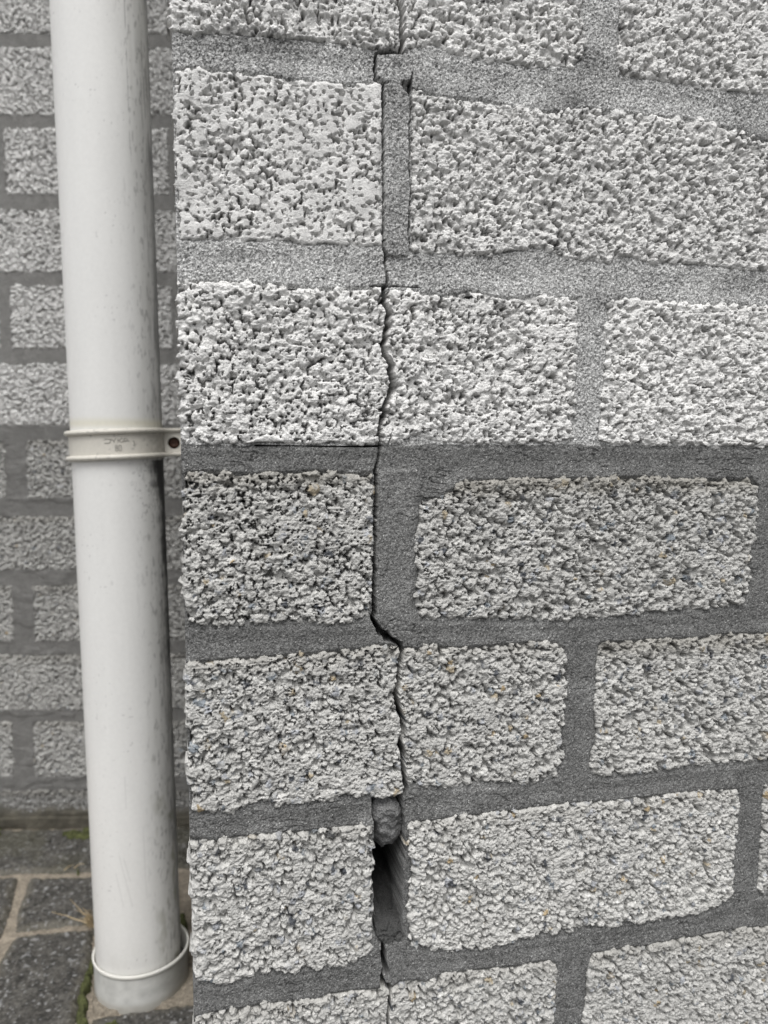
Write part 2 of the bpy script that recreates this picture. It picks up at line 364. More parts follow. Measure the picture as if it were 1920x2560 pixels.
B['G2'] = [(1478,2396),(1482,2386),(1533,2377),(1611,2367),(1708,2347),(1766,2338),(1863,2320),(1918,2318),(2200,2278),(2200,2560),(1700,2690),(1455,2720),(1455,2556),(1463,2517),(1467,2439)]
BP = {k: MAIN.poly(v) for k, v in B.items()}
XL = -14.9      # left corner of the mortar, mm

wall = thing('cracked_block_wall', 'near wall of rough concrete blocks, painted white above and bare grey below, split by a long vertical crack', 'wall', (0.15, D, 0))
UP = dict(painted=True, white=0.66, gr=grime, rr=(1.1, 4.6), cover=2.4, flat=0.0, flatk=.5, flatamp=.95, binder=-3.0, hscale=.74)
LO = dict(painted=False, white=0.46, rr=(1.1, 4.3), cover=2.7, flat=-0.4, flatk=.4, flatamp=.9, binder=-4.4, hscale=.84)
PAR = {
 'A1': dict(UP, white=.68, label='white painted block at the top of the wall, split by the crack'), 'A2': dict(UP, label='white painted block in the top right corner'),
 'B1': dict(UP, flat=-1.0, flatk=.12, flatamp=.16, binder=-3.6, white=.66, label='white painted block with flat smooth patches beside the narrow upright mortar joint'),
 'B2': dict(UP, binder=-3.2, white=.64, label='long white painted block right of the narrow upright mortar joint'),
 'C1': dict(UP, binder=-3.4, white=.68, label='white painted block split in two by the open crack, above the dark bed joint'), 'C2': dict(UP, white=.69, label='bright white painted block at the right edge above the dark bed joint'),
 'D1': dict(LO, topdirt=.5, white=.46, rr=(1.0, 4.0), label='bare grey block left of the wide dark upright joint'), 'D2': dict(LO, topdirt=.6, white=.44, label='long bare grey block right of the wide dark upright joint'), 'D3': dict(LO),
 'E1': dict(LO, white=.47, ochre=.016, topdirt=.35, label='bare grey block with dark and ochre pebbles, split by the crack above the hole'), 'E2': dict(LO, white=.47, topdirt=.5, label='bare grey block at the right edge, second course below the dark bed joint'),
 'F1': dict(LO, white=.49, ochre=.016, topdirt=.25, label='bare grey block left of the dark hole'), 'F2': dict(LO, white=.51, rr=(0.9, 3.7), topdirt=.2, label='long pale grey block right of the dark hole'), 'F3': dict(LO),
 'G1': dict(LO, white=.49, rr=(0.9, 3.7), topdirt=.25, label='bare grey block at the bottom of the picture, split by the crack below the hole'), 'G2': dict(LO, rr=(0.9, 3.7), topdirt=.3, label='bare grey block in the lower right corner'),
}
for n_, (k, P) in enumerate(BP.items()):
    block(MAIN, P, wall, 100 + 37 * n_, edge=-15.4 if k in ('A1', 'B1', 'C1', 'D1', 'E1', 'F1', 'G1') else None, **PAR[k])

# mortar of the near wall -------------------------------------------------
def wall_mortar():
    res = 0.42
    x1 = MAIN.mm(2150, 1115)[0]; y1 = MAIN.mm(960, -260)[1]; y0 = MAIN.mm(960, 2800)[1]
    X, Y = grid(XL, x1, y0, y1, res)
    S = np.full(X.shape, -999.0); UPD = np.full(X.shape, 99.0)
    for P in BP.values():
        a0, a1 = P[:, 0].min() - 8, P[:, 0].max() + 8; b0, b1 = P[:, 1].min() - 8, P[:, 1].max() + 8
        ci = np.nonzero((X[0] > a0) & (X[0] < a1))[0]; ri = np.nonzero((Y[:, 0] > b0) & (Y[:, 0] < b1))[0]
        if len(ci) == 0 or len(ri) == 0: continue
        sl = (slice(ri[0], ri[-1] + 1), slice(ci[0], ci[-1] + 1))
        S[sl] = np.maximum(S[sl], sdf(X[sl], Y[sl], P))
    zl = MAIN.mm(960, 1113)[1]
    upper = smooth(-0.4, 0.6, Y - zl + 0.6 * vnoise(X, Y, 4, 9) + 0.7 * vnoise(X, Y, 13, 8))
    # bed recess: a little back from the block faces, rubbed hollow, deeper just beneath a block
    H = -1.7 - 0.5 * smooth(1, 9, -S) + 0.45 * fnoise(X, Y, 22, 31, 3) + 0.22 * fnoise(X, Y, 4, 32, 3)
    st = 0.25 * fnoise(X * 0.25, Y, 2.0, 34, 2)                   # trowel drag marks along the beds
    H += 0.35 * st * (1 - upper)
    g1 = vnoise(X, Y, 0.9, 40); g2 = vnoise(X, Y, 0.5, 41)
    H += upper * (0.36 * g1 + 0.24 * g2) + (1 - upper) * (0.22 * g1 + 0.20 * g2)
    H -= 0.8 * (1 - smooth(XL, XL + 1.0, X)) ** 2; H[:, 0] = -12
    H += np.where(S > 0, -0.8 * S, 0)
    # the dark undercut below the block bottoms
    sh = 2
    up_in = np.zeros(X.shape); k = int(2.2 / res)
    up_in[:-k] = (S[k:] > 0.3)
    H -= 0.7 * blur(up_in * (S < 0.5), 6) * (1 - 0.6 * upper)
    # raised cake of newer mortar at the top of the upright joint, and that joint filled almost flush
    sp = sdf(X + 0.5 * vnoise(X, Y, 3, 50), Y + 0.5 * vnoise(X, Y, 3, 51), PLATE)
    H += 1.5 * smooth(-0.1, 0.8, sp)
    VJ = MAIN.poly([(961,212),(985,198),(1003,206),(1012,222),(1027,238),(1026,400),(1027,600),(1022,640),(968,640),(960,560)])
    sv = sdf(X + 0.4 * vnoise(X, Y, 3, 52), Y + 0.5 * vnoise(X, Y, 3, 53), VJ)
    H += 1.9 * smooth(-0.1, 0.7, sv)
    NI = MAIN.poly([(1003,200),(1030,200),(1030,226),(1020,228),(1008,212)])
    H -= 4.0 * smooth(-0.2, 0.6, sdf(X, Y, NI))
    LJ = MAIN.poly([(943,1170),(1060,1170),(1060,1235),(1042,1250),(1036,1340),(1038,1430),(1030,1510),(1040,1560),(1040,1600),(1000,1600),(985,1598),(960,1570),(942,1550)])
    H += 0.9 * smooth(-1, 3, sdf(X, Y, LJ))
    cd = crack_depth(X, Y); H = H * (1 - cd) - 34 * cd
    for P in HOLES:
        h = smooth(-0.2, 0.5, sdf(X + 0.4 * vnoise(X, Y, 1.5, 54), Y + 0.4 * vnoise(X, Y, 1.5, 55), P)); H = H * (1 - h) + h * (-18 + 3 * vnoise(X, Y, 2, 56))
    # the hole where the upright joint has fallen out: deep at the top, running out to the face at the bottom
    XX = X + 0.7 * vnoise(X, Y, 7, 57); YY = Y + 0.7 * vnoise(X, Y, 7, 58)
    sc_ = sdf(XX, YY, CAV)
    ztop, zbot = CAV[:, 1].max(), CAV[:, 1].min()
    t = (Y - zbot) / (ztop - zbot)
    rough_ = .45 * fnoise(X, Y, 2.5, 73, 3)
    floor_ = -3 - 78 * smooth(0.05, 0.55, t) - 10 * (1 - smooth(CAV[:, 0].min(), CAV[:, 0].max() - 5, X)) * smooth(0.1, .3, t) + (2.2 * fnoise(X, Y, 6, 59, 3) + .8 * np.abs(fnoise(X, Y, 2.5, 71, 3))) * (0.5 + t)
    xl = CAV[:, 0].min(); xr = CAV[:, 0].max()
    cut = smooth(-0.1, 0.35, sc_)
    bev = smooth(xr - 4.2, xr - 0.3, X + 1.0 * fnoise(X, Y, 9, 70, 2))                            # slanting film of mortar left on the right-hand block
    fl = floor_ * (1 - bev) + np.maximum(floor_, -14 + 12 * bev) * bev + 2.0 * rough_ * (1 + 3 * (1 - bev))
    H = np.where(sc_ > -0.1, np.minimum(H, H * (1 - cut) + fl * cut), H)
    # colour
    rg = np.random.default_rng(77)
    sp1 = vnoise(X, Y, 0.75, 60) * 0.6 + rg.uniform(-1, 1, X.shape) * 0.4
    big = fnoise(X, Y, 30, 61, 3)
    tone_u = (0.40 + 0.09 * big + 0.44 * sp1).clip(.05, .8)
    dirt = (grime(X, Y) + 0.45 * blur(up_in, 3) * smooth(-0.2, 0.5, fnoise(X, Y, 14, 62, 3))).clip(0, 1)
    tone_u = tone_u * (1 - 0.6 * dirt)
    jb = smooth(-1, 1, sv) ; tone_u = tone_u * (1 - 0.22 * jb)
    tone_l = (0.148 + 0.022 * fnoise(X * .5, Y, 12, 63, 4) + 0.018 * big + 0.12 * sp1).clip(.035, 1)
    incav = smooth(0, 1.0, sc_); tone_l = tone_l * (1 - incav) + (.024 + .03 * bev + .05 * (1 - smooth(0, .25, t)) + .02 * fnoise(X, Y, 3, 72, 3)) * incav  # shade of the hole put into its colour, paler towards the foot
    sparkle = (incav < .1) & (rg.random(X.shape) > 0.9965); tone_l = np.where(sparkle, 0.6, tone_l)
    lime = smooth(.18, .5, fnoise(X * .6, Y, 16, 64, 4)); tone_l = tone_l * (1 + .28 * lime * (1 - incav))
    hl = smooth(.55, .75, 1 - 9 * np.abs(fnoise(X * .35, Y, 5, 65, 3))) * smooth(.1, .4, fnoise(X, Y, 20, 66, 2)); H = H - .5 * hl * (1 - upper) * (1 - incav); tone_l = tone_l * (1 - .3 * hl)
    lj = smooth(-1, 2, sdf(X, Y, LJ)); tone_l = tone_l * (1 + 0.12 * lj)
    tone = tone_u * upper + tone_l * (1 - upper)
    C = tone[..., None] * (np.array([1.0, 1.0, 0.99]) * upper[..., None] + np.array([1.0, 1.0, 0.985]) * (1 - upper[..., None]))
    keep = S < 2.6
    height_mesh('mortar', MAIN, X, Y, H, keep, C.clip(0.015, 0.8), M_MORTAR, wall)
wall_mortar()

# loose lump of mortar hanging in the hole ---------------------------------
def lump():
    P = CHUNK; P = (P - P.mean(0)) * [1.14, 1.10] + P.mean(0) + [0.2, -1.9]; res = 0.4
    X, Y = grid(P[:, 0].min() - 2, P[:, 0].max() + 2, P[:, 1].min() - 2, P[:, 1].max() + 2, res)
    s = sdf(X + 1.5 * fnoise(X, Y, 5, 301, 4), Y + 1.5 * fnoise(X, Y, 5, 302, 4), P)
    cy = P[:, 1].mean(); hgt = P[:, 1].max() - P[:, 1].min()
    H = -3.2 - 4.0 * (1 - smooth(0, 5.0, s)) ** 1.3 - 2.0 * smooth(0.05, 0.5, -(Y - cy) / hgt) + 3.2 * fnoise(X, Y, 9, 303, 4) - 1.6 * np.abs(fnoise(X, Y, 4, 308, 3)) + 0.5 * fnoise(X, Y, 1.4, 304, 2) + .3 * vnoise(X, Y, .8, 309)
    H -= 4 * smooth(0, 1, ((P[:, 0].mean() - X) + (cy - Y) * 0.4) / 11)
    H = np.where(s > 0, H, -34.0)
    tone = 0.145 + 0.05 * fnoise(X, Y, 1.0, 305, 2) + 0.05 * fnoise(X, Y, 7, 306, 3)
    keep = s > -0.5
    o = height_mesh('mortar_lump', MAIN, X, Y, H, keep, np.repeat(tone[..., None], 3, 2), M_MORTAR)
    o['label'] = 'loose grey lump of old mortar wedged in the top of the dark hole'; o['category'] = 'mortar lump'
lump()

# the rest of the near wall: its return face beside the pipe and the courses beyond the picture -----
def course_mat(name, c1, c2, cm, scale_row, off=(0, 0)):
    m = bpy.data.materials.new(name); m.use_nodes = True
    t = m.node_tree; N = t.nodes; L = t.links; b = N['Principled BSDF']; b.inputs['Roughness'].default_value = 0.9
    g = N.new('ShaderNodeNewGeometry'); sx = N.new('ShaderNodeSeparateXYZ'); L.new(g.outputs['Position'], sx.inputs[0])
    ad = N.new('ShaderNodeMath'); L.new(sx.outputs[0], ad.inputs[0]); L.new(sx.outputs[1], ad.inputs[1])
    cb = N.new('ShaderNodeCombineXYZ'); L.new(ad.outputs[0], cb.inputs[0]); L.new(sx.outputs[2], cb.inputs[1])
    br = N.new('ShaderNodeTexBrick'); br.inputs['Scale'].default_value = 1
    br.inputs['Brick Width'].default_value = scale_row * 2.05; br.inputs['Row Height'].default_value = scale_row
    br.inputs['Mortar Size'].default_value = 0.008; br.inputs['Mortar Smooth'].default_value = 0.3
    br.inputs['Color1'].default_value = (*c1, 1); br.inputs['Color2'].default_value = (*c2, 1); br.inputs['Mortar'].default_value = (*cm, 1)
    L.new(cb.outputs[0], br.inputs['Vector']); L.new(br.outputs['Color'], b.inputs['Base Color'])
    v = N.new('ShaderNodeTexVoronoi'); v.inputs['Scale'].default_value = 190; L.new(g.outputs['Position'], v.inputs['Vector'])
    mu = N.new('ShaderNodeMath'); mu.operation = 'MULTIPLY_ADD'; mu.inputs[1].default_value = -0.6; L.new(v.outputs['Distance'], mu.inputs[0])
    iv = N.new('ShaderNodeMath'); iv.operation = 'SUBTRACT'; iv.inputs[0].default_value = 1; L.new(br.outputs['Fac'], iv.inputs[1]); L.new(iv.outputs[0], mu.inputs[2])
    bp = N.new('ShaderNodeBump'); bp.inputs['Strength'].default_value = 0.9; bp.inputs['Distance'].default_value = 0.004
    L.new(mu.outputs[0], bp.inputs['Height']); L.new(bp.outputs[0], b.inputs['Normal'])
    return m
M_CW = course_mat('painted_courses', (.62, .615, .60), (.58, .575, .56), (.30, .30, .29), 0.099)
M_CG = course_mat('bare_courses', (.42, .41, .39), (.38, .375, .36), (.12, .12, .12), 0.097)

def box_mesh(name, boxes, mat, parent):
    co, fc = [], []
    for (x0, y0, z0, x1, y1, z1) in boxes:
        k = len(co)
        co += [(x0,y0,z0),(x1,y0,z0),(x1,y1,z0),(x0,y1,z0),(x0,y0,z1),(x1,y0,z1),(x1,y1,z1),(x0,y1,z1)]
        fc += [[k,k+3,k+2,k+1],[k+4,k+5,k+6,k+7],[k,k+1,k+5,k+4],[k+1,k+2,k+6,k+5],[k+2,k+3,k+7,k+6],[k+3,k,k+4,k+7]]
    return link_mesh(name, co, fc, mat, parent, None, False)

XR = MAIN.mm(2145, 1115)[0] / 1000; ZT = CAMZ + MAIN.mm(960, -255)[1] / 1000; ZB = CAMZ + MAIN.mm(960, 2795)[1] / 1000
XS = -0.0102
YE = 1.02
box_mesh('upper_courses', [(XS, D + 0.0035, ZT, 2.2, YE, 2.6), (XR, D + 0.0035, CAMZ, 2.2, YE, ZT)], M_CW, wall)
box_mesh('lower_courses', [(XS, D + 0.0035, -0.1, 2.2, YE, ZB), (XR, D + 0.0035, ZB, 2.2, YE, CAMZ)], M_CG, wall)
box_mesh('inner_masonry', [(XS + 0.001, D + 0.085, ZB, XR, YE - 0.002, CAMZ - 0.001), (XS + 0.001, D + 0.085, CAMZ, XR, YE - 0.002, ZT)], M_CG, wall)
rowz = [(BP['A1'][:, 1].min(), 236), (98, 182), (1.5, 80), (-93, -14), (-188, -108), (-284, -200), (-340, -303)]
rowz = [(a * 1.031, b * 1.031) for a, b in rowz]; rowz[0] = (197 * 1.031, 240)
for i, (z0, z1) in enumerate(rowz):
    x = 5.0; k = 0
    while x < 420:
        L_ = (92 if (i + k) % 2 == 0 and k == 0 else 192); x2 = min(x + L_, 440)
        if x2 - x > 30:
            block(SIDE, np.array([(x, z0), (x2, z0), (x2, z1), (x, z1)], float), wall, 900 + 10 * i + k, res=0.9, cover=2.4,
                  painted=i < 3, white=.64 if i < 3 else .48, cracks=False, rr=(1.8, 5))
        x = x2 + 14; k += 1
def side_mortar():
    X, Y = grid(6.0, 436, ZB * 1000 - CAMZ * 1000, ZT * 1000 - CAMZ * 1000, 1.6)
    H = -1.2 + 0.4 * fnoise(X, Y, 12, 401, 3) + 0.25 * vnoise(X, Y, 2, 402)
    up = smooth(-1, 1, Y); t = (0.32 + 0.12 * vnoise(X, Y, 1.8, 403)) * up + 0.125 * (1 - up)
    height_mesh('mortar', SIDE, X, Y, H, np.ones(X.shape, bool), np.repeat(t[..., None], 3, 2), M_MORTAR, wall)
side_mortar()
adopt(wall)

# ------------------------------------------------------------------ the wall behind the pipe
bwall = thing('rear_block_wall', 'out of focus wall of white over grey concrete blocks standing behind the white pipe', 'wall', tuple(BACK.o * [1, 1, 0]))
RB = [(-118,85),(115,288),(318,487),(522,682),(712,872),(908,1065),(1100,1248),(1290,1428),(1462,1605),(1636,1778),(1804,1945),(1976,2046)]
JR = {2: 8, 4: 24, 6: 64, 8: 82, 10: 82}
BLs, BLe = BACK.mm(8, 400)[0], BACK.mm(421, 400)[0]; BLEN = BLe - BLs
s_lo, s_hi = BACK.mm(-230, 1115)[0], BACK.mm(540, 1115)[0]
brects = []
for i, (yt, yb) in enumerate(RB):
    z1, z0 = BACK.mm(60, yt)[1], BACK.mm(60, yb)[1]
    gap = 14 if i < 5 else 27
    if i in JR: st = BACK.mm(JR[i], (yt + yb) / 2)[0]
    else: st = BACK.mm(250 + i * 3, (yt + yb) / 2)[0]
    x = st
    while x > s_lo: x -= BLEN + gap
    while x < s_hi:
        a, b = max(x, s_lo), min(x + BLEN, s_hi)
        if b - a > 25: brects.append((a, b, z0, z1, i))
        x += BLEN + gap
for n_, (a, b, z0, z1, i) in enumerate(brects):
    P = np.array([(a, z0), (b, z0), (b, z1), (a, z1)])
    pw_ = i < 6
    block(BACK, P, bwall, 2000 + 11 * n_, res=0.65, painted=pw_, white=(.60 if pw_ else (.38 if i < 11 else .25)), rr=(1.2, 3.3), cover=2.2, relief=.8, binder=-3.4, crinkle=.35, mat=M_BACK,
          cracks=False, topdirt=0 if pw_ else .3, ochre=0.004, label=None)
def back_mortar():
    zg = -CAMZ * 1000
    X, Y = grid(s_lo - 5, s_hi + 5, zg - 12, BACK.mm(60, -120)[1], 1.1)
    H = -1.6 + 0.5 * fnoise(X, Y, 20, 501, 3) + 0.3 * fnoise(X, Y, 3, 502, 3)
    for a, b, z0, z1, i in brects: H -= 2.0 * ((X > a + 2) & (X < b - 2) & (Y > z0 + 2) & (Y < z1 - 2))
    zl = BACK.mm(60, 1067)[1]; up = smooth(-1, 1.5, Y - zl)
    # thick smeared cement below the painted part
    H += (1 - up) * 1.2 * smooth(-0.1, 0.4, fnoise(X * 0.4, Y, 14, 505, 3))
    foot = 1 - smooth(zg + 12, zg + 42, Y + 5 * vnoise(X, Y, 16, 503)); H += foot * 5
    t = (0.20 + 0.04 * fnoise(X, Y, 8, 504, 3)) * up + (0.165 + 0.03 * fnoise(X, Y, 8, 506, 3)) * (1 - up)
    C = t[..., None] * np.array([1, .985, .95])
    C = C * (1 - foot[..., None]) + foot[..., None] * (np.array([.085, .078, .062]) * (1 + 0.5 * fnoise(X, Y, 10, 507, 3))[..., None])
    height_mesh('mortar', BACK, X, Y, H, np.ones(X.shape, bool), C.clip(.02, .8), M_MORTAR, bwall)
back_mortar()
def back_core():
    z_t = CAMZ + BACK.mm(60, -116)[1] / 1000
    for nm, rects, mt in (('upper_courses', [(s_lo / 1000, s_hi / 1000, z_t, 2.6), (-2.6, s_lo / 1000, CAMZ + .03, 2.6)], M_CW), ('lower_courses', [(-2.6, s_lo / 1000, -.1, CAMZ + .03)], M_CG)):
        co, fc = [], []
        for a, b, z0, z1 in rects:
            k = len(co)
            for dd in (0.003, 0.12):
                for (s_, z) in ((a, z0), (b, z0), (b, z1), (a, z1)):
                    p = BACK.o + BACK.u * s_ - BACK.n * dd; co.append((p[0], p[1], z))
            fc += [[k,k+1,k+2,k+3],[k+7,k+6,k+5,k+4],[k,k+4,k+5,k+1],[k+1,k+5,k+6,k+2],[k+2,k+6,k+7,k+3],[k+3,k+7,k+4,k]]
        link_mesh(nm, co, fc, mt, bwall, None, False)
back_core()
adopt(bwall)

# ------------------------------------------------------------------ paving
def gpoly(pts): return GROUND.poly(pts)
far = link_mesh('pavement', [(-60, -60, -.02), (60, -60, -.02), (60, 60, -.02), (-60, 60, -.02)], [[0, 1, 2, 3]], course_mat('far_paving', (.12, .12, .115), (.10, .10, .10), (.22, .20, .17), 0.1), None, None, False)
far['kind'] = 'structure'
X, Y = grid(-620, 60, 480, 1230, 1.5)
Hs = -5.0 + 1.3 * fnoise(X, Y, 14, 601, 3) + 0.9 * fnoise(X, Y, 4, 602, 2)
cs = (1 + .30 * fnoise(X, Y, 9, 603, 3) + .2 * vnoise(X, Y, 1.8, 604))[..., None] * np.array([.23, .20, .16])
g = height_mesh('ground', GROUND, X, Y, Hs, np.ones(X.shape, bool), cs.clip(.03, .7), M_SAND); g['kind'] = 'structure'

PV = {
 'P1': ([(-260,2196),(-100,2188),(60,2176),(233,2172),(330,2168),(520,2160),(520,2062),(233,2068),(0,2072),(-260,2078)], 'dark stone paver lying along the foot of the rear wall'),
 'P2': ([(-260,2215),(-60,2196),(40,2188),(42,2196),(33,2242),(20,2286),(3,2330),(-20,2352),(-260,2392)], 'dark stone paver at the left edge of the picture, left of the slanting sandy joint'),
 'P3': ([(77,2190),(150,2189),(233,2187),(330,2178),(330,2290),(236,2301),(194,2302),(115,2313),(60,2320),(38,2320),(40,2306),(45,2274),(60,2232),(72,2200)], 'small dark stone paver beside the pipe, above the dry grass tuft'),
 'P4': ([(44,2338),(115,2326),(194,2320),(236,2316),(233,2350),(222,2410),(206,2470),(192,2530),(180,2620),(-160,2700),(-110,2560),(-20,2440),(14,2373),(30,2344)], 'large worn dark stone paver with pale specks, left of the drain socket'),
 'P5': ([(232,2540),(330,2524),(478,2505),(600,2490),(600,2700),(200,2750),(222,2600),(228,2555)], 'dark stone paver in front of the drain socket at the bottom edge'),
}
for n_, (k, (pts, lab)) in enumerate(PV.items()):
    P = gpoly(pts); sd0 = 700 + 20 * n_
    X, Y = grid(P[:, 0].min() - 4, P[:, 0].max() + 4, P[:, 1].min() - 4, P[:, 1].max() + 4, 1.0)
    s = sdf(X + 1.4 * fnoise(X, Y, 14, sd0, 3), Y + 1.4 * fnoise(X, Y, 14, sd0 + 1, 3), P)
    H = 0.8 * fnoise(X, Y, 40, sd0 + 2, 2) + 1.8 * fnoise(X, Y, 6, sd0 + 3, 4) + 0.35 * vnoise(X, Y, 1.7, sd0 + 4) - 1.6 * smooth(.45, .85, vnoise(X, Y, 6, sd0 + 5))
    H -= 4.2 * (1 - smooth(-1, 7, s)) ** 1.4
    H = np.where(s > -0.5, H, -14.0)
    rg = np.random.default_rng(sd0)
    t = 0.062 * (1 + .5 * fnoise(X, Y, 12, sd0 + 6, 3) + .55 * vnoise(X, Y, 2.6, sd0 + 7))
    C = t[..., None] * np.array([1, .95, .86])
    spk = smooth(.55, .75, vnoise(X, Y, 2.8, sd0 + 8))[..., None]; C = C * (1 - .7 * spk) + .27 * .7 * spk
    edge = (.55 * (1 - smooth(0, 12, s + 5 * fnoise(X, Y, 9, sd0 + 9, 2)))).clip(0, 1)[..., None]
    C = C * (1 - edge * .6) + np.array([.16, .145, .11]) * edge * .6
    if k == 'P1': 
        br_ = (smooth(-.2, .5, fnoise(X, Y, 40, sd0 + 10, 3)) * .5)[..., None]; C = C * (1 - br_) + np.array([.065, .062, .042]) * br_
    o = height_mesh('paving_stone', GROUND, X, Y, H, s > -1.6, C.clip(.02, .6), M_STONE)
    o['label'] = lab; o['category'] = 'paving stone'; o['group'] = 'dark paving stones'

def patch(name, pts, top, col, seed, mat, res=1.0, thr=None, edge=5, varc=.35, rough=1.2):
    P = gpoly(pts)
    X, Y = grid(P[:, 0].min() - 4, P[:, 0].max() + 4, P[:, 1].min() - 4, P[:, 1].max() + 4, res)
    s = sdf(X + 4 * fnoise(X, Y, 14, seed, 3), Y + 4 * fnoise(X, Y, 14, seed + 1, 3), P)
    H = top - (top + 9) * (1 - smooth(0, edge, s)) + rough * fnoise(X, Y, 7, seed + 2, 3) + rough * .5 * vnoise(X, Y, 1.8, seed + 3)
    if thr is not None: H = np.where(fnoise(X, Y, 8, seed + 4, 3) > thr, H, H - 6)
    C = (1 + varc * fnoise(X, Y, 5, seed + 5, 3) + .2 * vnoise(X, Y, 1.6, seed + 6))[..., None] * np.array(col)
    return X, Y, H, s, C.clip(.01, .8)
X, Y, H, s, C = patch('bed', [(238,2330),(300,2300),(400,2270),(520,2240),(520,2506),(400,2513),(300,2526),(236,2538),(222,2500),(226,2440),(236,2380)], -1.5, (.20, .175, .14), 801, M_SAND)
o = height_mesh('mortar_bed', GROUND, X, Y, H, s > -1.5, C, M_SAND)
o['label'] = 'crumbly beige mortar filling the gap around the foot of the pipe'; o['category'] = 'mortar bed'
mo, mf, mc = [], [], []
moss_root = []
for q, (pts, th) in enumerate([([(238,2365),(247,2400),(238,2450),(224,2480),(222,2520),(224,2590),(180,2620),(186,2540),(196,2470),(216,2420),(228,2380)], -.25),
                         ([(150,2078),(233,2072),(300,2074),(300,2100),(233,2098),(160,2100)], -.1), ([(-60,2040),(8,2040),(10,2090),(-60,2095)], -.2),
                         ([(445,2285),(470,2285),(475,2400),(452,2400)], -.6), ([(188,2170),(205,2170),(206,2180),(188,2182)], -.3),
                         ([(232,2570),(300,2545),(330,2545),(260,2600)], .05)]):
    X, Y, H, s, C = patch('m', pts, 3.2 if q == 0 else 3.0, (.06, .066, .026), 850 + 10 * q, M_SAND, .8, th, 4, .55, 1.6)
    ny, nx = X.shape; kp = s > -1
    W = GROUND.world(X, Y, H).reshape(-1, 3); qd = kp[:-1, :-1] & kp[1:, :-1] & kp[:-1, 1:] & kp[1:, 1:]
    j, i = np.nonzero(qd); a = j * nx + i; fc = np.stack([a, a + 1, a + nx + 1, a + nx], 1)
    base = sum(len(m_) for m_ in mo); mo.append(W); mf.append(fc + base); mc.append(C.reshape(-1, 3))
o = link_mesh('moss', np.concatenate(mo), np.concatenate(mf), M_SAND, None, np.concatenate(mc)); o['kind'] = 'stuff'
o['label'] = 'olive green moss growing in the joints around the pipe foot'; o['category'] = 'moss'

# ------------------------------------------------------------------ tubes and rings
def tube(pts, r, seg=8, col=(.5, .5, .5)):
    pts = np.array(pts, float); n = len(pts); r = np.broadcast_to(np.array(r, float), (n,))
    T = np.gradient(pts, axis=0); T /= np.linalg.norm(T, axis=1)[:, None] + 1e-12
    ref = np.array([0.13, 0.21, 0.97]) if abs(T[0][2]) < .9 else np.array([1., .1, 0])
    A = np.cross(T, ref); A /= np.linalg.norm(A, axis=1)[:, None]; Bn = np.cross(T, A)
    th = np.linspace(0, 2 * math.pi, seg, endpoint=False)
    co = (pts[:, None, :] + r[:, None, None] * (np.cos(th)[None, :, None] * A[:, None, :] + np.sin(th)[None, :, None] * Bn[:, None, :])).reshape(-1, 3)
    fc = []
    for i in range(n - 1):
        for k in range(seg):
            fc.append([i * seg + k, i * seg + (k + 1) % seg, (i + 1) * seg + (k + 1) % seg, (i + 1) * seg + k])
    return co, np.array(fc), np.tile(np.array(col), (len(co), 1))
def merge(parts):
    co, fc, cl, b = [], [], [], 0
    for c, f, k in parts: co.append(c); fc.append(f + b); cl.append(k); b += len(c)
    return np.concatenate(co), np.concatenate(fc), np.concatenate(cl)
def lathe(prof, seg, col=(.5, .5, .5)):
    """prof: list of (radius, height); revolved about z"""
    th = np.linspace(0, 2 * math.pi, seg, endpoint=False); pr = np.array(prof, float)
    co = np.stack([pr[:, 0:1] * np.cos(th), pr[:, 0:1] * np.sin(th), np.repeat(pr[:, 1:2], seg, 1)], -1).reshape(-1, 3)
    n = len(pr); i, k = np.meshgrid(np.arange(n - 1), np.arange(seg), indexing='ij')
    a = i * seg + k; b = i * seg + (k + 1) % seg
    fc = np.stack([a, b, b + seg, a + seg], -1).reshape(-1, 4)
    return co, fc, np.tile(np.array(col), (len(co), 1))

